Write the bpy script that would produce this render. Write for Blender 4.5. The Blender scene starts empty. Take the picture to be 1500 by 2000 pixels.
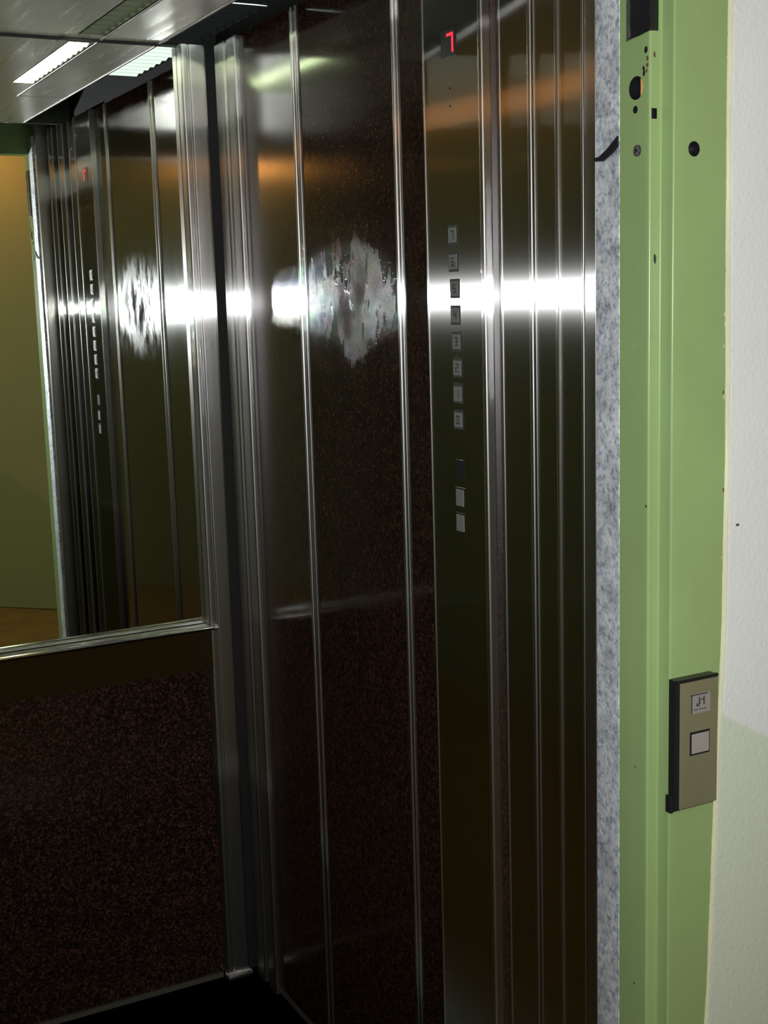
import bpy, bmesh, math, random
from mathutils import Vector, Matrix
random.seed(7)
SC = bpy.context.scene
COL = SC.collection

# ------------------------------------------------------------------ camera
F = Vector((0.46152347, 0.87229571, -0.16154341))
R = Vector((0.88133001, -0.47162624, -0.02874191))
U = Vector((0.10125956, 0.12910799, 0.98644697))
EYE = 1.60
cam_d = bpy.data.cameras.new('camera')
cam = bpy.data.objects.new('camera', cam_d); COL.objects.link(cam)
m = Matrix.Identity(4)
for i in range(3):
    m[i][0] = R[i]; m[i][1] = U[i]; m[i][2] = -F[i]
m[2][3] = EYE
cam.matrix_world = m
cam_d.sensor_fit = 'HORIZONTAL'; cam_d.sensor_width = 36.0
cam_d.lens = 2529.43 / 1500 * 36.0
cam_d.clip_start = 0.02; cam_d.clip_end = 30
SC.camera = cam

# ------------------------------------------------------------------ colour management, world, lights
SC.view_settings.view_transform = 'Standard'
SC.view_settings.look = 'None'
SC.view_settings.exposure = 0.0
SC.view_settings.gamma = 1.0
SC.view_settings.use_curve_mapping = False
wd = bpy.data.worlds.new('world'); SC.world = wd; wd.use_nodes = True
wd.node_tree.nodes['Background'].inputs[0].default_value = (0.5, 0.6, 0.4, 1)
wd.node_tree.nodes['Background'].inputs[1].default_value = 0.02
SC.cycles.max_bounces = 14; SC.cycles.glossy_bounces = 10; SC.cycles.diffuse_bounces = 4
SC.cycles.sample_clamp_indirect = 0.0
SC.cycles.use_denoising = True

def light(name, kind, loc, energy, color, size=0.02, target=None, **kw):
    d = bpy.data.lights.new(name, kind); o = bpy.data.objects.new(name, d); COL.objects.link(o)
    o.location = loc; d.energy = energy; d.color = color
    if kind == 'AREA': d.size = size
    else: d.shadow_soft_size = size
    for k, v in kw.items(): setattr(d, k, v)
    if target is not None:
        o.rotation_euler = (Vector(target) - Vector(loc)).to_track_quat('-Z', 'Y').to_euler()
    return o
fl = Vector((0, 0, EYE)) + R * 0.055 + U * 0.004 + F * 0.0
light('camera_flash', 'SPOT', fl, 105.0, (0.93, 0.96, 1.0), 0.020,
      target=fl + F + Vector((0, 0, 0.12)), spot_size=math.radians(105), spot_blend=1.0)
light('landing_bulb_light', 'POINT', (-0.52, -0.93, 2.30), 4.6, (1.0, 0.38, 0.09), 0.05)
light('landing_warm_fill', 'POINT', (1.24, -1.22, 2.40), 3.2, (1.0, 0.40, 0.10), 0.05)  # added unseen fill that turns the upper diagonal wall orange
light('landing_green_fill', 'AREA', (0.25, -0.60, 2.62), 4.0, (0.80, 1.0, 0.50), 0.35, target=(0.25, -0.60, 0))  # added green fill for a yellow-green glow on the steel, no real fitting

# ------------------------------------------------------------------ measures of the place (metres)
A = 1.0768        # right wall of the cab
B = 2.7754        # mirror plane on the rear wall
L = -0.02         # left wall of the cab
H = 2.155         # cab ceiling
YF = 1.556        # front of the cab side wall

# ------------------------------------------------------------------ mesh helpers
def new_bm(): return bmesh.new()
def box(bm, x0, x1, y0, y1, z0, z1):
    x0, x1 = sorted((x0, x1)); y0, y1 = sorted((y0, y1)); z0, z1 = sorted((z0, z1))
    v = [bm.verts.new(p) for p in ((x0,y0,z0),(x1,y0,z0),(x1,y1,z0),(x0,y1,z0),(x0,y0,z1),(x1,y0,z1),(x1,y1,z1),(x0,y1,z1))]
    for f in ((3,2,1,0),(4,5,6,7),(0,1,5,4),(1,2,6,5),(2,3,7,6),(3,0,4,7)):
        bm.faces.new([v[i] for i in f])
    return bm
def rounded(pts, rad, n=5):
    """plan outline with rounded corners; rad is one number or one per point"""
    out = []; N = len(pts)
    for i, p in enumerate(pts):
        r = rad[i] if isinstance(rad, (list, tuple)) else rad
        p = Vector(p)
        if r <= 0: out.append(tuple(p)); continue
        a = Vector(pts[i-1]) - p; b = Vector(pts[(i+1) % N]) - p
        r = min(r, a.length*0.49, b.length*0.49)
        p0 = p + a.normalized()*r; p1 = p + b.normalized()*r
        for k in range(n+1):
            t = k/n
            q = p0*(1-t)**2 + p*2*t*(1-t) + p1*t*t
            out.append(tuple(q))
    return out
def prism(bm, pts, z0, z1):
    lo = [bm.verts.new((x, y, z0)) for x, y in pts]; hi = [bm.verts.new((x, y, z1)) for x, y in pts]
    n = len(pts)
    for i in range(n):
        j = (i+1) % n
        bm.faces.new((lo[i], lo[j], hi[j], hi[i]))
    bm.faces.new(list(reversed(lo))); bm.faces.new(hi)
    return bm
def tube(bm, p0, p1, r, n=16, caps=True):
    p0 = Vector(p0); p1 = Vector(p1); d = (p1-p0).normalized()
    u = d.orthogonal().normalized(); w = d.cross(u)
    ra = [bm.verts.new(p0 + (u*math.cos(2*math.pi*k/n) + w*math.sin(2*math.pi*k/n))*r) for k in range(n)]
    rb = [bm.verts.new(p1 + (u*math.cos(2*math.pi*k/n) + w*math.sin(2*math.pi*k/n))*r) for k in range(n)]
    for k in range(n):
        j = (k+1) % n
        bm.faces.new((ra[k], ra[j], rb[j], rb[k]))
    if caps:
        bm.faces.new(list(reversed(ra))); bm.faces.new(rb)
    return bm
def bevel(bm, w, seg=2):
    bmesh.ops.bevel(bm, geom=list(bm.edges), offset=w, segments=seg, affect='EDGES', profile=0.5)
    return bm
def obj(name, bm, mat, parent=None, smooth=False):
    bmesh.ops.recalc_face_normals(bm, faces=list(bm.faces))
    me = bpy.data.meshes.new(name)
    xs = [v.co.x for v in bm.verts]; ys = [v.co.y for v in bm.verts]; zs = [v.co.z for v in bm.verts]
    c = Vector(((min(xs)+max(xs))/2, (min(ys)+max(ys))/2, min(zs)))
    bmesh.ops.translate(bm, verts=list(bm.verts), vec=-c)
    bm.to_mesh(me); bm.free()
    o = bpy.data.objects.new(name, me); COL.objects.link(o)
    me.materials.append(mat)
    if smooth:
        for p in me.polygons: p.use_smooth = True
        try: me.set_sharp_from_angle(angle=math.radians(40))
        except Exception: pass
    if parent is not None:
        o.parent = parent
        pl = Vector((0, 0, 0)); q = parent
        while q is not None: pl += q.location; q = q.parent
        o.location = c - pl
    else: o.location = c
    return o
def tag(o, label=None, cat=None, group=None, kind=None):
    if label: o['label'] = label
    if cat: o['category'] = cat
    if group: o['group'] = group
    if kind: o['kind'] = kind
    return o
def thing(name, loc, label, cat, group=None):
    o = bpy.data.objects.new(name, None); COL.objects.link(o); o.empty_display_size = 0.05
    o.location = loc
    return tag(o, label, cat, group)
def struct(name, bm, mat, smooth=False):
    o = obj(name, bm, mat, None, smooth); o['kind'] = 'structure'
    return o

# ------------------------------------------------------------------ materials
def mat_new(name):
    mt = bpy.data.materials.new(name); mt.use_nodes = True
    nt = mt.node_tree; nt.nodes.clear()
    out = nt.nodes.new('ShaderNodeOutputMaterial')
    return mt, nt, out
def principled(name, col, rough=0.5, metal=0.0, spec=0.5, emit=None, es=0.0, coat=0.0, crough=0.05):
    mt, nt, out = mat_new(name)
    b = nt.nodes.new('ShaderNodeBsdfPrincipled')
    b.inputs['Base Color'].default_value = (*col, 1); b.inputs['Roughness'].default_value = rough
    b.inputs['Metallic'].default_value = metal; b.inputs['Specular IOR Level'].default_value = spec
    b.inputs['Coat Weight'].default_value = coat; b.inputs['Coat Roughness'].default_value = crough
    if emit: b.inputs['Emission Color'].default_value = (*emit, 1); b.inputs['Emission Strength'].default_value = es
    nt.links.new(b.outputs[0], out.inputs[0])
    return mt, nt, b
def pos_scaled(nt, sc):
    g = nt.nodes.new('ShaderNodeNewGeometry'); mp = nt.nodes.new('ShaderNodeMapping')
    mp.inputs['Scale'].default_value = sc
    nt.links.new(g.outputs['Position'], mp.inputs['Vector'])
    return mp.outputs[0]
def noise(nt, vec, scale, detail=3, rough=0.5):
    n = nt.nodes.new('ShaderNodeTexNoise'); n.inputs['Scale'].default_value = scale
    n.inputs['Detail'].default_value = detail; n.inputs['Roughness'].default_value = rough
    nt.links.new(vec, n.inputs['Vector']); return n.outputs['Fac']
def ramp(nt, fac, stops):
    r = nt.nodes.new('ShaderNodeValToRGB')
    els = r.color_ramp.elements
    els[0].position, els[0].color = stops[0][0], (*stops[0][1], 1)
    els[1].position, els[1].color = stops[-1][0], (*stops[-1][1], 1)
    for p, c in stops[1:-1]:
        e = els.new(p); e.color = (*c, 1)
    nt.links.new(fac, r.inputs[0]); return r.outputs[0]
def maprange(nt, fac, a, b, c, d):
    n = nt.nodes.new('ShaderNodeMapRange'); n.inputs[1].default_value = a; n.inputs[2].default_value = b
    n.inputs[3].default_value = c; n.inputs[4].default_value = d
    nt.links.new(fac, n.inputs[0]); return n.outputs[0]

def brushed(name, tint, wide=0.62, narrow=0.3, mixf=0.5, scratch=0.25, rots=(0.0, 0.0), an=(1.0, 1.0)):
    """vertically brushed stainless steel: highlights spread sideways"""
    mt, nt, out = mat_new(name)
    tz = nt.nodes.new('ShaderNodeCombineXYZ'); tz.inputs[2].default_value = 1.0
    v = pos_scaled(nt, (900, 900, 5)); s = noise(nt, v, 1.0, 2)
    bmp = nt.nodes.new('ShaderNodeBump'); bmp.inputs['Strength'].default_value = scratch
    bmp.inputs['Distance'].default_value = 0.00012
    nt.links.new(s, bmp.inputs['Height'])
    mix = nt.nodes.new('ShaderNodeMixShader'); mix.inputs[0].default_value = mixf
    for k, r in enumerate((narrow, wide)):
        g = nt.nodes.new('ShaderNodeBsdfAnisotropic')
        g.inputs['Color'].default_value = (*tint, 1)
        g.inputs['Roughness'].default_value = r; g.inputs['Anisotropy'].default_value = an[k]
        g.inputs['Rotation'].default_value = rots[k]
        nt.links.new(tz.outputs[0], g.inputs['Tangent'])
        nt.links.new(bmp.outputs[0], g.inputs['Normal'])
        nt.links.new(g.outputs[0], mix.inputs[1+k])
    nt.links.new(mix.outputs[0], out.inputs[0])
    return mt
STEEL = brushed('brushed_steel', (0.50, 0.49, 0.47), wide=0.29, narrow=0.235, mixf=0.5, scratch=0.08, an=(1.0, 0.9))
POLISHED = brushed('polished_steel_edge', (0.62, 0.60, 0.58), wide=0.35, narrow=0.28, mixf=0.42, scratch=0.0, rots=(0.0, 0.0), an=(0.9, 0.0))

def laminate(name, dark, mid, fleck, rough=0.14, spec=0.5, smear=False):
    mt, nt, b = principled(name, dark, rough, 0, spec)
    v = pos_scaled(nt, (1, 1, 1))
    n1 = noise(nt, v, 150, 3, 0.6); n2 = noise(nt, v, 300, 2, 0.5)
    c = ramp(nt, n1, [(0.40, dark), (0.55, mid), (0.72, fleck)])
    mx = nt.nodes.new('ShaderNodeMix'); mx.data_type = 'RGBA'; mx.blend_type = 'MULTIPLY'
    mx.inputs[0].default_value = 0.8
    nt.links.new(c, mx.inputs[6])
    nt.links.new(ramp(nt, n2, [(0.35, (0.35,)*3), (0.68, (1.8, 1.7, 1.6))]), mx.inputs[7])
    nt.links.new(mx.outputs[2], b.inputs['Base Color'])
    tz = nt.nodes.new('ShaderNodeCombineXYZ'); tz.inputs[2].default_value = 1.0
    nt.links.new(tz.outputs[0], b.inputs['Tangent']); b.inputs['Anisotropic'].default_value = 0.62; b.inputs['Anisotropic Rotation'].default_value = 0.25
    w = noise(nt, pos_scaled(nt, (5, 5, 2.2)), 1.0, 4, 0.6)
    base = maprange(nt, w, 0.35, 0.7, rough*0.85, rough*1.2)
    if smear:   # greasy wipe marks left by hands at shoulder height
        g = nt.nodes.new('ShaderNodeNewGeometry'); sp = nt.nodes.new('ShaderNodeSeparateXYZ'); nt.links.new(g.outputs['Position'], sp.inputs[0])
        def tri(o, c0, w0):
            a = nt.nodes.new('ShaderNodeMath'); a.operation = 'SUBTRACT'; nt.links.new(sp.outputs[o], a.inputs[0]); a.inputs[1].default_value = c0
            k = nt.nodes.new('ShaderNodeMath'); k.operation = 'ABSOLUTE'; nt.links.new(a.outputs[0], k.inputs[0])
            return maprange(nt, k.outputs[0], w0, 0, 0, 1)
        z_ = tri(2, 1.60, 0.15); y_ = tri(1, 2.15, 0.22)
        n3 = maprange(nt, noise(nt, pos_scaled(nt, (22, 22, 9)), 1, 4, 0.65), 0.38, 0.60, 0, 1)
        m1 = nt.nodes.new('ShaderNodeMath'); m1.operation = 'MULTIPLY'; nt.links.new(z_, m1.inputs[0]); nt.links.new(y_, m1.inputs[1])
        m2 = nt.nodes.new('ShaderNodeMath'); m2.operation = 'MULTIPLY'; nt.links.new(m1.outputs[0], m2.inputs[0]); nt.links.new(n3, m2.inputs[1])
        m3 = nt.nodes.new('ShaderNodeMath'); m3.operation = 'MULTIPLY_ADD'; nt.links.new(m2.outputs[0], m3.inputs[0]); m3.inputs[1].default_value = 0.95; nt.links.new(base, m3.inputs[2])
        base = m3.outputs[0]
    nt.links.new(base, b.inputs['Roughness'])
    return mt
LAM = laminate('brown_laminate', (0.011, 0.006, 0.004), (0.030, 0.015, 0.009), (0.080, 0.034, 0.018), rough=0.11, spec=1.0)
LAM1 = laminate('brown_laminate_scratched', (0.011, 0.006, 0.004), (0.030, 0.015, 0.009), (0.080, 0.034, 0.018), rough=0.155, spec=1.0)
LAMS = laminate('brown_laminate_smeared', (0.011, 0.006, 0.004), (0.030, 0.015, 0.009), (0.080, 0.034, 0.018), rough=0.11, spec=0.55, smear=True)
GRAN = laminate('brown_granite', (0.008, 0.005, 0.004), (0.026, 0.013, 0.009), (0.075, 0.034, 0.022), rough=0.22)

MIRROR, _, _ = principled('mirror_glass', (0.80, 0.83, 0.78), 0.0, 1.0)
BLACK, _, _ = principled('black_gap', (0.006, 0.006, 0.006), 0.7)
BLACKP, _, _ = principled('black_plastic', (0.012, 0.012, 0.014), 0.35)
LAMP, _, _ = principled('fluorescent_diffuser', (0.9, 0.9, 0.9), 0.4, emit=(0.84, 1.0, 0.58), es=13.0)
LAMPD, _, _ = principled('dim_diffuser', (0.8, 0.8, 0.8), 0.4, emit=(0.78, 0.95, 0.84), es=1.3)
RED, _, _ = principled('red_led', (0.1, 0, 0), 0.5, emit=(1.0, 0.02, 0.04), es=2.2)
HOUS, _, _ = principled('lamp_housing_grey', (0.010, 0.010, 0.010), 0.9, spec=0.05)
RODM, _, _ = principled('satin_rod_steel', (0.45, 0.43, 0.42), 0.13, 1.0)
BUTTON, _, _ = principled('button_satin', (0.20, 0.205, 0.19), 0.5, 0.1)
MARK, _, _ = principled('button_engraving', (0.05, 0.05, 0.05), 0.5)

def ceiling_steel():
    mt, nt, b = principled('ceiling_steel', (0.72, 0.70, 0.60), 0.3, 0.6)
    n1 = noise(nt, pos_scaled(nt, (60, 3, 3)), 1, 3); n2 = noise(nt, pos_scaled(nt, (3, 3, 3)), 1, 3)
    nt.links.new(maprange(nt, n1, 0.3, 0.7, 0.24, 0.42), b.inputs['Roughness'])
    bp = nt.nodes.new('ShaderNodeBump'); bp.inputs['Strength'].default_value = 0.35; bp.inputs['Distance'].default_value = 0.01
    nt.links.new(n2, bp.inputs['Height']); nt.links.new(bp.outputs[0], b.inputs['Normal'])
    return mt
CEIL = ceiling_steel()

def galvanised():
    mt, nt, b = principled('galvanised_steel', (0.5, 0.53, 0.58), 0.5, 0.45)
    n1 = noise(nt, pos_scaled(nt, (1, 1, 0.8)), 150, 4, 0.7)
    n2 = noise(nt, pos_scaled(nt, (1, 1, 1)), 28, 3, 0.6)
    c = ramp(nt, n1, [(0.36, (0.36, 0.40, 0.46)), (0.50, (0.78, 0.83, 0.92)), (0.60, (1.0, 1.0, 1.0))])
    mx = nt.nodes.new('ShaderNodeMix'); mx.data_type = 'RGBA'; mx.blend_type = 'MULTIPLY'; mx.inputs[0].default_value = 0.7
    nt.links.new(c, mx.inputs[6]); nt.links.new(ramp(nt, n2, [(0.35, (0.6, 0.6, 0.62)), (0.65, (1.2, 1.2, 1.2))]), mx.inputs[7])
    nt.links.new(mx.outputs[2], b.inputs['Base Color'])
    nt.links.new(maprange(nt, n1, 0.35, 0.65, 0.62, 0.42), b.inputs['Roughness'])
    bp = nt.nodes.new('ShaderNodeBump'); bp.inputs['Strength'].default_value = 0.8; bp.inputs['Distance'].default_value = 0.002
    nt.links.new(n1, bp.inputs['Height']); nt.links.new(bp.outputs[0], b.inputs['Normal'])
    return mt
GALV = galvanised()

def paint(name, col, var=0.10, rough=0.45, bump=0.15, bscale=60, spec=0.4):
    mt, nt, b = principled(name, col, rough, 0, spec)
    n = noise(nt, pos_scaled(nt, (1, 1, 0.6)), 9, 4, 0.6)
    c = ramp(nt, n, [(0.3, tuple(x*(1-var) for x in col)), (0.7, tuple(min(1, x*(1+var)) for x in col))])
    nt.links.new(c, b.inputs['Base Color'])
    k = noise(nt, pos_scaled(nt, (1, 1, 1)), bscale, 4, 0.6)
    bp = nt.nodes.new('ShaderNodeBump'); bp.inputs['Strength'].default_value = bump; bp.inputs['Distance'].default_value = 0.003
    nt.links.new(k, bp.inputs['Height']); nt.links.new(bp.outputs[0], b.inputs['Normal'])
    return mt, nt, b, c
GREEN, _, _, _ = paint('green_gloss_paint', (0.275, 0.385, 0.16), 0.05, 0.25, 0.12, 40)

def two_tone(name, top, low, slope_axis, z0, slope, var=0.03, **kw):
    """plaster with a second tone below a slanting line"""
    mt, nt, b, c = paint(name, top, var, **kw)
    g = nt.nodes.new('ShaderNodeNewGeometry'); s = nt.nodes.new('ShaderNodeSeparateXYZ')
    nt.links.new(g.outputs['Position'], s.inputs[0])
    a = nt.nodes.new('ShaderNodeMath'); a.operation = 'MULTIPLY_ADD'
    nt.links.new(s.outputs[slope_axis], a.inputs[0]); a.inputs[1].default_value = slope; nt.links.new(s.outputs[2], a.inputs[2])
    f = maprange(nt, a.outputs[0], z0-0.004, z0+0.004, 1, 0)
    mx = nt.nodes.new('ShaderNodeMix'); mx.data_type = 'RGBA'
    nt.links.new(f, mx.inputs[0]); nt.links.new(c, mx.inputs[6]); mx.inputs[7].default_value = (*low, 1)
    nt.links.new(mx.outputs[2], b.inputs['Base Color'])
    return mt
PLASTER = two_tone('white_plaster', (0.72, 0.745, 0.73), (0.60, 0.655, 0.55), 0, 1.708, 0.575, rough=0.8, bump=0.3, bscale=140)
FARWALL = two_tone('landing_plaster', (0.56, 0.60, 0.41), (0.46, 0.56, 0.37), 0, 1.965, 0.855, rough=0.8, bump=0.2)
TILE, _, _, _ = paint('landing_floor_tile', (0.40, 0.23, 0.08), 0.2, 0.35, 0.1, 20)
CFLOOR = laminate('cab_floor_stone', (0.016, 0.018, 0.014), (0.03, 0.03, 0.024), (0.05, 0.05, 0.04), rough=0.4)
PLATE, _, _, _ = paint('call_plate_metal', (0.185, 0.175, 0.105), 0.12, 0.4, 0.1, 90)
BTNW, _, _ = principled('call_button_face', (0.31, 0.29, 0.275), 0.4)
LABELM, _, _ = principled('call_label', (0.27, 0.25, 0.235), 0.5)
RUST, _, _, _ = paint('rust', (0.14, 0.055, 0.03), 0.4, 0.8, 0.5, 300)
PRIMER, _, _, _ = paint('cream_primer', (0.75, 0.62, 0.42), 0.1, 0.7)
CREAM, _, _, _ = paint('cream_edge_paint', (0.66, 0.66, 0.46), 0.12, 0.6, 0.3, 120)
COPPER, _, _, _ = paint('orange_brick', (0.80, 0.42, 0.15), 0.35, 0.7, 0.5, 200)
SCREW, _, _ = principled('screw_zinc', (0.45, 0.45, 0.47), 0.35, 0.9)
DUST, _, _ = principled('floor_bead', (0.10, 0.095, 0.075), 0.5, 0.4)

# ================================================================== STRUCTURE
# cab shell behind the cladding
struct('wall_right', box(new_bm(), A+0.016, A+0.05, YF+0.02, B+0.06, 0, H+0.12), BLACK)
struct('wall_back', box(new_bm(), L-0.05, A+0.05, B+0.016, B+0.06, -0.05, H+0.12), BLACK)
struct('wall_left', box(new_bm(), L-0.05, L-0.016, YF+0.02, B+0.02, -0.05, H+0.12), BLACK)
struct('floor', box(new_bm(), L-0.05, A+0.05, 1.40, B+0.06, -0.03, 0.0), CFLOOR)
# landing
def poly_wall(name, p0, p1, mat, z0=0, z1=2.65, t=0.06):
    p0 = Vector(p0); p1 = Vector(p1); d = (p1-p0).normalized(); n = Vector((d.y, -d.x))*t
    return struct(name, prism(new_bm(), [tuple(p0), tuple(p1), tuple(p1+n), tuple(p0+n)], z0, z1), mat)
X2 = 2.50
def dx(y): return 1.37 + 1.035*(y+1.574)
RX = 2.50; RY = -1.574 + (RX-1.37)/1.035
poly_wall('wall_landing_diagonal_right', (1.25, -1.69), (RX, RY), FARWALL)
poly_wall('wall_landing_right', (RX, RY), (RX, 1.21), FARWALL)
poly_wall('wall_landing_far', (0.03, -1.69), (1.25, -1.69), FARWALL)
poly_wall('wall_landing_diagonal_left', (-1.25, -0.55), (0.03, -1.69), FARWALL)
poly_wall('wall_landing_left', (-1.25, 1.20), (-1.25, -0.55), FARWALL)
struct('wall_front_left', box(new_bm(), -1.28, 0.10, 1.208, 1.34, 0, 2.65), PLASTER)
struct('floor_landing', box(new_bm(), -1.30, 2.56, -1.75, 1.40, -0.06, -0.004), TILE)
struct('ceiling_landing', box(new_bm(), -1.30, 2.56, -1.75, 1.34, 2.65, 2.70), FARWALL)

# white plaster wall beside the frame, with a ragged edge against the paint
def ragged_wall():
    bm = new_bm()
    ctl = [(0.0, 1.098), (0.64, 1.100), (0.82, 1.108), (0.99, 1.113), (1.19, 1.122), (1.52, 1.122), (1.76, 1.1175), (1.94, 1.119), (2.65, 1.122)]
    def ex(z):
        for (z0, x0), (z1, x1) in zip(ctl, ctl[1:]):
            if z <= z1: return x0 + (x1-x0)*(z-z0)/(z1-z0)
        return ctl[-1][1]
    N = 420; rows = []
    for i in range(N+1):
        z = 2.65*i/N
        j = random.uniform(-0.0007, 0.0007) + 0.0008*math.sin(z*47)*math.sin(z*13)
        x = ex(z) + j
        rows.append([bm.verts.new(p) for p in ((x+0.0015, 1.232, z), (x, 1.2105, z), (x+0.0012, 1.2085, z), (x+0.006, 1.208, z), (2.52, 1.208, z), (2.52, 1.34, z), (x+0.0015, 1.34, z))])
    for a, b in zip(rows, rows[1:]):
        n = len(a)
        for k in range(n):
            l = (k+1) % n
            bm.faces.new((a[k], a[l], b[l], b[k]))
    bm.faces.new(list(reversed(rows[0]))); bm.faces.new(rows[-1])
    return bm
struct('wall_front_right', ragged_wall(), PLASTER)
def edge_smear():
    bm = new_bm(); ctl = [(0.0, 1.098), (0.64, 1.100), (0.82, 1.108), (0.99, 1.113), (1.19, 1.122), (1.52, 1.122), (1.76, 1.1175), (1.94, 1.119), (2.23, 1.122)]
    prev = None; rnd = random.Random(3)
    for (z0, x0), (z1, x1) in zip(ctl, ctl[1:]):
        for i in range(30):
            z = z0+(z1-z0)*i/30; x = x0+(x1-x0)*i/30
            l = x-0.0012-abs(math.sin(z*9)*0.0018)-rnd.uniform(0, 0.0006)
            row = [bm.verts.new(p) for p in ((l, 1.2099, z), (l, 1.2094, z), (x+0.0022, 1.2079, z), (x+0.0034, 1.2079, z), (x+0.0034, 1.2099, z))]
            if prev:
                for k in range(5): bm.faces.new((prev[k], prev[(k+1) % 5], row[(k+1) % 5], row[k]))
            prev = row
    return bm
struct('trim_plaster_edge', edge_smear(), CREAM)
struct('wall_front_top', box(new_bm(), 0.10, 1.122, 1.23, 1.34, 2.24, 2.65), PLASTER)

# shaft closing behind the landing (dark)
struct('trim_shaft_right', box(new_bm(), 1.10, 1.16, 1.345, 1.60, -0.05, 2.40), BLACK)
struct('trim_shaft_left', box(new_bm(), -0.12, -0.06, 1.345, 1.60, -0.05, 2.40), BLACK)

# ================================================================== CAB CEILING
c = struct('ceiling', box(new_bm(), L-0.05, 0.770, 2.004, B+0.015, H, H+0.012), CEIL)
def ceil_part(name, x0, x1, y0, y1, z0=H, z1=H+0.012, mat=CEIL):
    return obj(name, box(new_bm(), x0, x1, y0, y1, z0, z1), mat, c)
ceil_part('front_strip', L-0.05, 0.956, 1.50, 1.996)
ceil_part('centre_panel', 0.770, 0.827, 2.004, 2.20)
ceil_part('centre_panel', 0.770, 0.827, 2.735, B+0.015)
ceil_part('side_panel', 0.833, 0.945, 2.004, B+0.015)
ceil_part('side_panel', 0.945, 0.956, 2.004, B+0.015)
ceil_part('backing', L-0.05, A+0.05, 1.50, B+0.06, H+0.115, H+0.125, BLACK)
bm = new_bm(); tube(bm, (0.830, 2.0, H), (0.830, B+0.01, H), 0.0028); tube(bm, (0.957, 1.52, H), (0.957, B+0.01, H), 0.003)
obj('bead', bm, POLISHED, c, True)

def louvre_lamp(x0, x1, y0, y1, n, rise, mat, label, name):
    """fluorescent fitting with added tilted blades so it glows only towards the mirror"""
    t = thing(name, ((x0+x1)/2, (y0+y1)/2, H), label, 'lamp', 'ceiling lights of the elevator cab')
    bm = new_bm(); bk = new_bm(); st = (y1-y0)/n
    for k in range(n):
        a = y0+k*st; b = a+st-0.0008
        pts = [(x0, a, H+0.0005), (x1, a, H+0.0005), (x1, b, H+rise), (x0, b, H+rise)]
        v = [bm.verts.new(p) for p in pts] + [bm.verts.new((p[0], p[1], p[2]+0.001)) for p in pts]
        for f in ((3,2,1,0),(4,5,6,7),(0,1,5,4),(1,2,6,5),(2,3,7,6),(3,0,4,7)): bm.faces.new([v[i] for i in f])
        box(bk, x0, x1, b+0.0001, b+0.0006, H+0.0002, H+rise+0.002)
    obj('diffuser', bm, mat, t)
    box(bk, x0-0.0022, x0-0.0002, y0, y1, H-0.0005, H+rise+0.002); box(bk, x1+0.0002, x1+0.0022, y0, y1, H-0.0005, H+rise+0.002)
    obj('added_louvre_frame', bk, HOUS, t)
    return t
louvre_lamp(0.773, 0.824, 2.20, 2.732, 12, 0.0115, LAMP, 'lit fluorescent ceiling light reflected at top left of the mirror', 'fluorescent_light')
louvre_lamp(0.962, 1.035, 2.37, B-0.012, 9, 0.0115, LAMPD, 'dim ceiling light in the dark recess beside the right wall', 'fluorescent_light')
struct('trim_ceiling_front', box(new_bm(), L-0.05, A+0.05, 1.49, 1.50, H, H+0.125), STEEL)

# ================================================================== REAR WALL
t = thing('mirror', (0.5, B, 0.865), 'large wall mirror above the handrail reflecting the landing and side wall', 'mirror')
obj('glass', box(new_bm(), L, 0.9925, B, B+0.006, 0.862, 2.149), MIRROR, t)
obj('top_trim', box(new_bm(), L, 0.9925, B-0.004, B+0.006, 2.1495, 2.1545), BLACKP, t)
t = tag(obj('lower_panel', box(new_bm(), L, 0.9925, B-0.006, B+0.010, 0.012, 0.775), GRAN),
        'speckled brown granite-look panel below the mirror and handrail', 'panel')
t = thing('handrail', (0.5, B, 0.775), 'flat steel handrail band with bright round rod along the mirror bottom', 'handrail')
obj('band', box(new_bm(), L, 0.9925, B-0.040, B-0.0045, 0.776, 0.872), STEEL, t)
obj('top_ledge', box(new_bm(), L, 0.9925, B-0.041, B-0.0045, 0.8721, 0.8745), STEEL, t)
bm = tube(new_bm(), (L, B-0.0425, 0.8725), (0.996, B-0.0425, 0.8725), 0.0055, 24)
obj('rod', bm, RODM, t, True)
bm = tube(new_bm(), (0.9965, B-0.0425, 0.8725), (1.006, B-0.0425, 0.8725), 0.0075, 20)
obj('end_cap', bm, SCREW, t, True)

# corner post of folded steel
PZ0, PZ1 = 0.0, H-0.003
yb = B-0.030; xa = A-0.012
t = thing('corner_post', (1.03, B-0.03, 0), 'folded steel post in the corner between mirror and right wall', 'post')
pts = rounded([(0.9935, B+0.012), (0.9935, yb), (1.0085, yb), (1.0085, yb+0.006), (1.0125, yb+0.006), (1.0125, yb), (1.0505, yb), (1.0505, B+0.012)],
              [0, 0.006, 0.005, 0.001, 0.001, 0.005, 0.010, 0])
obj('rear_flange', prism(new_bm(), pts, PZ0, PZ1), POLISHED, t, True)
obj('recess', box(new_bm(), 1.051, A+0.014, B-0.008, B+0.012, PZ0, PZ1), BLACK, t)
pts = rounded([(A+0.012, 2.738), (xa, 2.738), (xa, 2.690), (xa+0.007, 2.686), (xa+0.007, 2.668), (xa, 2.664), (xa, 2.622), (A+0.012, 2.622)],
              [0, 0.008, 0.006, 0.001, 0.001, 0.006, 0.006, 0])
obj('side_flange', prism(new_bm(), pts, PZ0, PZ1), POLISHED, t, True)
obj('foot', bevel(box(new_bm(), 0.990, 1.054, yb-0.012, yb+0.02, 0.0, 0.012), 0.004), POLISHED, t, True)

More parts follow.
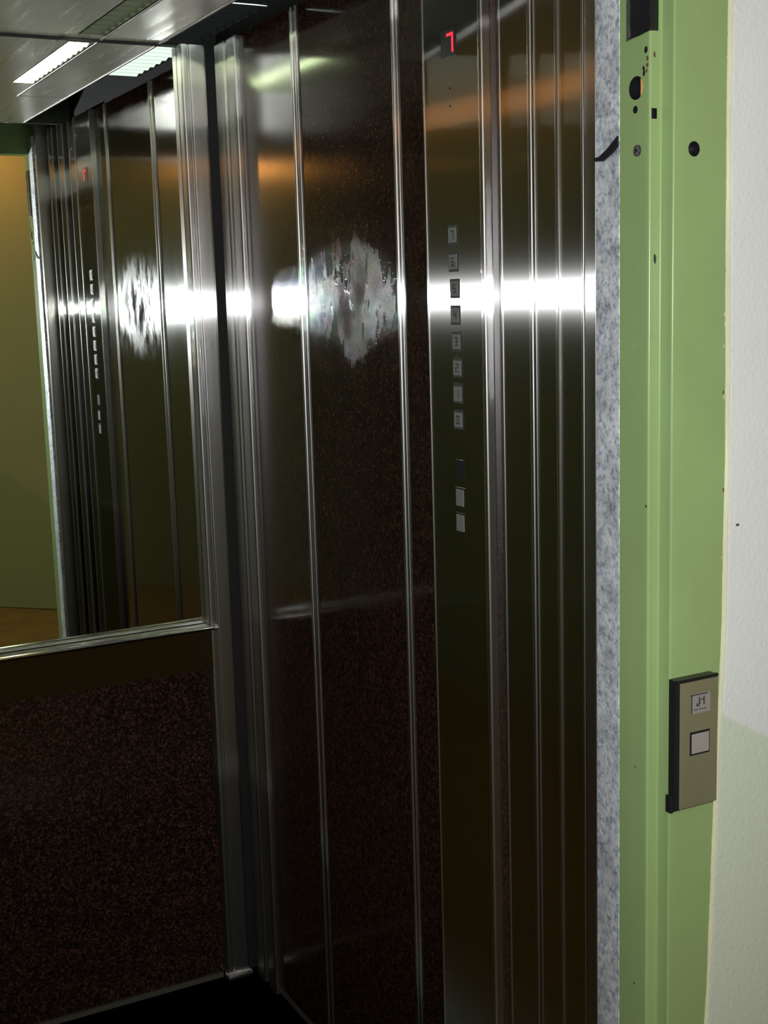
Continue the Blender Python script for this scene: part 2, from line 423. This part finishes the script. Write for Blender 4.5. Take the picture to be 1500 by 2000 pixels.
# ================================================================== RIGHT WALL CLADDING
def panel(y0, y1, label, mat=LAM):
    return tag(obj('laminate_panel', bevel(box(new_bm(), A, A+0.014, y0, y1, 0.014, H-0.002), 0.0006, 1), mat), label, 'panel', 'brown laminate panels of the right cab wall')
panel(2.360, 2.618, 'dark brown laminate panel nearest the corner post, with bright flash streak', LAM1)
panel(1.958, 2.330, 'widest dark brown laminate panel of right wall, smudged at eye height', LAMS)
panel(1.8375, 1.938, 'narrow dark brown laminate panel just left of the control panel')
panel(1.6415, 1.6625, 'slim brown laminate sliver just right of the control panel')
def strip(y0, y1, label, out=0.004):
    xo = A-out; w = y1-y0
    lip = min(0.007, w*0.33)
    pts = rounded([(A+0.013, y0), (xo, y0), (xo, y0+lip), (xo+0.003, y0+lip+0.001), (xo+0.003, y1-lip-0.001), (xo, y1-lip), (xo, y1), (A+0.013, y1)],
                  [0, lip*0.45, lip*0.45, 0.0005, 0.0005, lip*0.45, lip*0.45, 0])
    return tag(obj('joint_strip', prism(new_bm(), pts, 0.014, H-0.002), POLISHED, smooth=True), label, 'trim strip', 'steel strips between brown panels')
strip(2.3305, 2.3595, 'thin bright steel joint strip between the two larger brown panels')
strip(1.9385, 1.9575, 'thin bright steel joint strip between widest and narrow brown panels')
bm = box(new_bm(), A-0.001, A+0.012, 1.64, 2.62, 0.0, 0.0135)
struct('baseboard_right', bm, DUST)
struct('baseboard_back', box(new_bm(), L, 0.988, B-0.012, B+0.01, 0.0, 0.0115), DUST)

# ---- control panel
XC = 1.063
cop = thing('control_panel', (XC, 1.75, 0.014), 'tall brushed steel elevator control panel with red floor display and buttons', 'control panel')
pts = [(A+0.012, 1.676), (XC+0.0015, 1.676), (XC+0.0015, 1.8325), (A+0.012, 1.8325)]
obj('rolled_edge', prism(new_bm(), rounded([(A+0.012, 1.6635), (XC-0.002, 1.6635), (XC-0.002, 1.6755), (A+0.012, 1.6755)], [0, 0.0058, 0.0058, 0], 9), 0.014, H-0.002), POLISHED, cop, True)
obj('rolled_edge', prism(new_bm(), rounded([(A+0.012, 1.833), (XC-0.001, 1.833), (XC-0.001, 1.8368), (A+0.012, 1.8368)], [0, 0.0018, 0.0018, 0], 6), 0.014, H-0.002), POLISHED, cop, True)
obj('faceplate', prism(new_bm(), pts, 0.014, H-0.002), STEEL, cop, True)
XF = XC+0.0015
SEG = {'0': 'abcdef', '1': 'bc', '2': 'abged', '3': 'abgcd', '4': 'fgbc', '5': 'afgcd', '6': 'afgedc', '7': 'abc', '8': 'abcdefg'}
def seg_digit(bm, d, y, z, w, h, t, x0, x1):
    """strokes of a digit on a face looking towards -x; its right is -y"""
    W = w/2; K = h/2
    S = {'a': (-W, W, K-t, K), 'g': (-W, W, -t/2, t/2), 'd': (-W, W, -K, -K+t),
         'f': (-W, -W+t, 0, K), 'b': (W-t, W, 0, K), 'e': (-W, -W+t, -K, 0), 'c': (W-t, W, -K, 0)}
    for s in SEG[d]:
        a, b, c_, e = S[s]
        box(bm, x0, x1, y-a, y-b, z+c_, z+e)
dsp = obj('floor_display', box(new_bm(), XF-0.001, XF+0.004, 1.7355, 1.7805, 1.9605, 2.001), BLACKP, cop)
bm = new_bm(); seg_digit(bm, '7', 1.753, 1.981, 0.0190, 0.0285, 0.0042, XF-0.0016, XF-0.0011)
obj('floor_number', bm, RED, dsp)
for z in (1.915, 1.889):
    obj('pinhole', tube(new_bm(), (XF-0.0004, 1.757, z), (XF+0.002, 1.757, z), 0.002, 12), BLACK, cop)
by = [1.755, 1.754, 1.7515, 1.751, 1.749, 1.748, 1.748, 1.748]
for i, d in enumerate('76543210'):
    z = 1.696 - 0.0409*i; y = by[i]
    fr = box(new_bm(), XF-0.0012, XF+0.004, y-0.0165, y+0.0165, z-0.0165, z+0.0165)
    b_ = obj('floor_button', fr, STEEL, cop)
    obj('gap', box(new_bm(), XF-0.0016, XF-0.0011, y-0.0145, y+0.0145, z-0.0150, z+0.0150), MARK, b_)
    obj('cap', box(new_bm(), XF-0.0030, XF-0.0017, y-0.0112, y+0.0112, z-0.0115, z+0.0115), BUTTON, b_)
    bm = new_bm(); seg_digit(bm, d, y, z, 0.0080, 0.0135, 0.0018, XF-0.0034, XF-0.0031)
    obj('number', bm, MARK, b_)
ks = obj('black_cover', box(new_bm(), XF-0.0012, XF+0.004, 1.7345, 1.7615, 1.316, 1.346), BLACKP, cop)
for z in (1.285, 1.244):
    b_ = obj('service_button', bevel(box(new_bm(), XF-0.0012, XF+0.004, 1.733, 1.764, z-0.0165, z+0.0165), 0.0006, 1), STEEL, cop)
    obj('cap', bevel(box(new_bm(), XF-0.0026, XF-0.0013, 1.736, 1.7595, z-0.0135, z+0.0135), 0.0005, 1), BUTTON, b_)

# ================================================================== DOOR EDGES
def edge_thing(name, label, cat, x, y0, y1, xr, wn, wf, z1=H-0.002):
    """steel edge seen from the landing: flat brushed face between two rolled edges"""
    t = thing(name, ((x+xr)/2, (y0+y1)/2, 0), label, cat, 'retracted cab door leaves' if name == 'sliding_leaf' else None)
    obj('face', box(new_bm(), x+0.0025, xr, y0+wn*0.6, y1-wf*0.6, 0, z1), STEEL, t)
    for a, w in ((y0, wn), (y1-wf, wf)):
        obj('rolled_edge', prism(new_bm(), rounded([(x+0.0024+w, a), (x, a), (x, a+w), (x+0.0024+w, a+w)], [0, w*0.49, w*0.49, 0], 9), 0, z1), POLISHED, t, True)
    return t
edge_thing('cab_jamb', 'brushed steel cab door jamb right of the brown sliver', 'door jamb', 1.073, 1.5565, 1.6385, 1.088, 0.0095, 0.0050)
edge_thing('sliding_leaf', 'retracted steel cab door leaf edge, next to the cab jamb', 'elevator door', 1.061, 1.4755, 1.5325, 1.088, 0.0085, 0.0030)
edge_thing('sliding_leaf', 'retracted steel cab door leaf edge, nearer the dark gap', 'elevator door', 1.0495, 1.4035, 1.4585, 1.088, 0.0060, 0.0015)
tag(obj('sliding_leaf', prism(new_bm(), rounded([(1.09, 1.342), (1.0225, 1.342), (1.0225, 1.3655), (1.09, 1.3655)], [0, 0.002, 0.003, 0]), 0, 2.18), POLISHED, smooth=True),
    'retracted landing door edge in the dark gap beside galvanised strip', 'elevator door')
# left leaf edges, beyond the frame but facing the mirror
struct('trim_left_jamb', box(new_bm(), L-0.03, 0.02, 1.40, 1.60, 0, H-0.002), STEEL)
# left wall cladding of the cab
for a, b in ((1.605, 1.93), (1.96, 2.34), (2.37, B-0.03)):
    struct('trim_left_panel', box(new_bm(), L-0.014, L, a, b, 0.014, H-0.002), LAM)
for a, b in ((1.932, 1.958), (2.342, 2.368)):
    struct('trim_left_strip', box(new_bm(), L-0.014, L+0.003, a, b, 0.014, H-0.002), POLISHED)

# galvanised strip between shaft and green frame, with the bent tab
g = tag(obj('galvanised_strip', prism(new_bm(), rounded([(1.10, 1.288), (1.0175, 1.288), (1.0175, 1.335), (1.10, 1.335)], [0, 0.0005, 0.001, 0]), 0, 2.14), GALV, smooth=True),
        'mottled galvanised steel strip between dark gap and green frame', 'metal strip')
bm = new_bm()
zz = [(1.3345, 1.765), (1.325, 1.7655), (1.310, 1.7725), (1.2885, 1.7865), (1.2885, 1.7745), (1.300, 1.7675), (1.318, 1.7600), (1.3345, 1.7615)]
lo = [bm.verts.new((1.0172, y, z)) for y, z in zz]; hi = [bm.verts.new((1.0150, y, z+0.001)) for y, z in zz]
for i in range(len(zz)):
    j = (i+1) % len(zz); bm.faces.new((lo[i], lo[j], hi[j], hi[i]))
bm.faces.new(lo); bm.faces.new(list(reversed(hi)))
obj('bent_tab', bm, BLACKP, g)
struct('trim_header_galvanised', box(new_bm(), 0.19, 1.10, 1.290, 1.335, 2.185, 2.24), GALV)

# ================================================================== GREEN LANDING FRAME
JX = 1.018
fr = thing('elevator_frame', (1.07, 1.25, 0), 'light green painted metal elevator door frame beside white plaster wall', 'door frame')
pts = rounded([(JX, 1.2875), (JX, 1.232), (1.035, 1.232), (1.035, 1.210), (1.145, 1.210), (1.145, 1.2875)],
              [0, 0.0035, 0.0025, 0.0030, 0, 0], 5)
jamb = obj('jamb', prism(new_bm(), pts, 0, 2.24), GREEN, fr, True)
bmh = new_bm()
tube(bmh, (1.00, 1.257, 1.838), (1.045, 1.257, 1.838), 0.0135, 28)
cut = obj('cut_a', bmh, BLACK)
bmh = new_bm()
tube(bmh, (1.066, 1.19, 1.7645), (1.066, 1.225, 1.7645), 0.0088, 28)
cut2 = obj('cut_b', bmh, BLACK)
bmh = new_bm(); box(bmh, 1.0205, 1.0285, 1.22, 1.24, 1.800, 1.812)
cut3 = obj('cut_c', bmh, BLACK)
bmh = new_bm(); tube(bmh, (1.00, 1.2585, 1.8135), (1.030, 1.2585, 1.8135), 0.0045, 16)
cut4 = obj('cut_d', bmh, BLACK)
def apply_cuts(o, cutters):
    dg = bpy.context.evaluated_depsgraph_get()
    for cu in cutters:
        md = o.modifiers.new('cut', 'BOOLEAN'); md.operation = 'DIFFERENCE'; md.solver = 'EXACT'; md.object = cu
    bpy.context.view_layer.update()
    dg = bpy.context.evaluated_depsgraph_get()
    me = bpy.data.meshes.new_from_object(o.evaluated_get(dg))
    o.modifiers.clear(); o.data = me
    for cu in cutters: bpy.data.objects.remove(cu)
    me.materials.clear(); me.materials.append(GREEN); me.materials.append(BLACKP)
    # faces inside the drilled holes are coloured black for the darkness inside
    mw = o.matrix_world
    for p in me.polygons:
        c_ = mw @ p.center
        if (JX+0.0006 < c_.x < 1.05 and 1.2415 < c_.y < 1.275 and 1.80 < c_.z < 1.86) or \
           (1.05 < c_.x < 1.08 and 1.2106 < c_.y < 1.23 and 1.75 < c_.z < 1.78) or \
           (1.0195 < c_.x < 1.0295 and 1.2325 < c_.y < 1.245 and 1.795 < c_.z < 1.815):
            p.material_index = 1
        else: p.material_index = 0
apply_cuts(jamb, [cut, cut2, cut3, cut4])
obj('hole_filling', bevel(box(new_bm(), 1.0205, 1.040, 1.2435, 1.2535, 1.8265, 1.8495), 0.002, 2), COPPER, fr)
s = obj('screw', tube(new_bm(), (1.0168, 1.254, 1.766), (1.024, 1.254, 1.766), 0.0068, 20), MARK, fr)
bm = new_bm()
box(bm, 1.0158, 1.0166, 1.2525, 1.2555, 1.7605, 1.7715); box(bm, 1.0158, 1.0166, 1.2495, 1.2585, 1.7648, 1.7672)
obj('cross_recess', bm, SCREW, s)
def chip(y, z, r, mat=RUST, seed=0, stretch=1.6):
    rnd = random.Random(seed); bm = new_bm(); n = 11; ring = []; top = []
    for k in range(n):
        a = 2*math.pi*k/n; q = r*rnd.uniform(0.6, 1.15)
        ring.append(bm.verts.new((JX-0.0001, y+q*math.cos(a), z+q*math.sin(a)*stretch)))
        top.append(bm.verts.new((JX-0.0005, y+0.9*q*math.cos(a), z+0.9*q*math.sin(a)*stretch)))
    for k in range(n):
        j = (k+1) % n; bm.faces.new((ring[k], ring[j], top[j], top[k]))
    bm.faces.new(top); bm.faces.new(list(reversed(ring)))
    return obj('paint_chip', bm, mat, fr)
for i, (y, z, r, mt) in enumerate(((1.239, 1.8785, 0.0030, BLACKP), (1.2365, 1.868, 0.0022, RUST), (1.2365, 1.861, 0.0020, RUST), (1.2375, 1.855, 0.0018, RUST),
                                   (1.2435, 1.8585, 0.0022, BLACKP), (1.2425, 1.8525, 0.0022, BLACKP), (1.236, 1.341, 0.0013, BLACKP), (1.256, 0.70, 0.0014, BLACKP), (1.2555, 1.000, 0.0012, RUST))):
    chip(y, z, r, mt, i)
def chip_front(x, y, z, r, mat, seed):
    rnd = random.Random(seed); bm = new_bm(); n = 9; a0 = []; a1 = []
    for k in range(n):
        a = 2*math.pi*k/n; q = r*rnd.uniform(0.6, 1.15)
        a0.append(bm.verts.new((x+q*math.cos(a), y-0.0001, z+q*math.sin(a)*2.2)))
        a1.append(bm.verts.new((x+0.9*q*math.cos(a), y-0.0005, z+0.9*q*math.sin(a)*2.2)))
    for k in range(n):
        j = (k+1) % n; bm.faces.new((a0[k], a0[j], a1[j], a1[k]))
    bm.faces.new(a1); bm.faces.new(list(reversed(a0)))
    return obj('paint_chip', bm, mat, fr)
chip_front(1.0265, 1.232, 1.639, 0.0030, BLACKP, 31)
chip_front(1.0245, 1.232, 1.872, 0.0018, RUST, 32)
for i in range(26):
    z = random.choice((random.uniform(1.80, 1.90), random.uniform(0.7, 1.9), random.uniform(1.25, 1.7)))
    chip_front(1.1175 - max(0, 1.15-z)*0.02 + random.uniform(-0.0015, 0.001), 1.210, z, random.uniform(0.0006, 0.0017), random.choice((RUST, PRIMER, RUST)), 100+i)
# header and far side of the same frame (the header shows in the mirror)
obj('header', box(new_bm(), 0.20, 1.0175, 1.232, 1.2875, 2.088, 2.24), GREEN, fr)
obj('left_jamb', box(new_bm(), 0.10, 0.199, 1.210, 1.2875, 0, 2.24), GREEN, fr)

# black tape sheet on the jamb at the top
def tape():
    bm = new_bm(); rows = []
    N = 40; z0 = 1.8955; z1 = 2.04
    prof = [(JX-0.0008, 1.2745), (JX-0.0012, 1.265), (JX-0.0010, 1.250), (JX-0.0012, 1.238), (JX-0.0005, 1.2315), (1.0235, 1.2305), (1.0290, 1.2306)]
    for i in range(N+1):
        z = z0 + (z1-z0)*i/N; row = []
        for k, (x, y) in enumerate(prof):
            w = 0.0016*math.sin(z*310+k*1.3)*math.sin(z*97+k) if 0 < k < 5 else 0
            zc = z + (0.0035*(1-i/N)*(k/3-0.6) if k < 5 else 0.003*(1-i/N))
            row.append(bm.verts.new((x-abs(w), y, zc)))
        rows.append(row)
    for a, b in zip(rows, rows[1:]):
        for k in range(len(prof)-1): bm.faces.new((a[k], a[k+1], b[k+1], b[k]))
    return bm
o = tag(obj('tape', tape(), BLACKP, smooth=True), 'creased black tape stuck on the green jamb at top of picture', 'tape')
md = o.modifiers.new('thickness', 'SOLIDIFY'); md.thickness = 0.0004; md.offset = 1

# ---- call plate
PX0, PX1, PZ_0, PZ_1 = 1.0405, 1.1010, 0.957, 1.124
cp = thing('call_plate', ((PX0+PX1)/2, 1.21, PZ_0), 'dull metal lift call plate with square button and black side', 'call button panel')
hs = obj('housing', box(new_bm(), 1.0335, PX1-0.002, 1.1985, 1.2095, PZ_0-0.002, PZ_1+0.001), BLACKP, cp)
obj('side_tab', bevel(box(new_bm(), 1.0285, 1.0335, 1.199, 1.2093, 0.953, 0.976), 0.0012, 2), BLACKP, cp)
obj('faceplate', bevel(box(new_bm(), PX0, PX1, 1.1955, 1.1980, PZ_0, PZ_1-0.003), 0.0006, 2), PLATE, cp)
obj('top_edge', box(new_bm(), 1.0345, PX1, 1.1955, 1.1990, PZ_1-0.0025, PZ_1+0.0015), BLACKP, cp)
cb = obj('button_surround', box(new_bm(), 1.0555, 1.0875, 1.1949, 1.1954, 1.025, 1.0555), BLACKP, cp)
obj('button', bevel(box(new_bm(), 1.0577, 1.0855, 1.1935, 1.1948, 1.0275, 1.0530), 0.0005, 2), BTNW, cb)
lb = obj('label', box(new_bm(), 1.0565, 1.0880, 1.1950, 1.1954, 1.0790, 1.1045), LABELM, cp)
bm = new_bm()
def mk(x0, x1, z0, z1): box(bm, x0, x1, 1.1946, 1.1949, z0, z1)
mk(1.0565, 1.0585, 1.0795, 1.1040); mk(1.0565, 1.0830, 1.1025, 1.1040)          # bracket line
mk(1.0690, 1.0715, 1.0900, 1.0995); mk(1.0655, 1.0700, 1.0880, 1.0900); mk(1.0655, 1.0672, 1.0890, 1.0925)   # J stroke
mk(1.0765, 1.0785, 1.0890, 1.1000); mk(1.0735, 1.0765, 1.0955, 1.0972)          # 1 stroke
for x in (1.0615, 1.0650, 1.0700, 1.0740, 1.0785): mk(x, x+0.0020, 1.0830, 1.0850)
obj('lettering', bm, MARK, lb)
# nail stain on the plaster
tag(obj('scuff_mark', bevel(box(new_bm(), 1.138, 1.1435, 1.2074, 1.2079, 1.307, 1.310), 0.0002, 1), RUST), 'tiny dark scuff mark on the white plaster wall', 'mark')
# sills
struct('trim_sill', box(new_bm(), 0.10, 1.10, 1.20, 1.40, -0.004, 0.0), GALV)
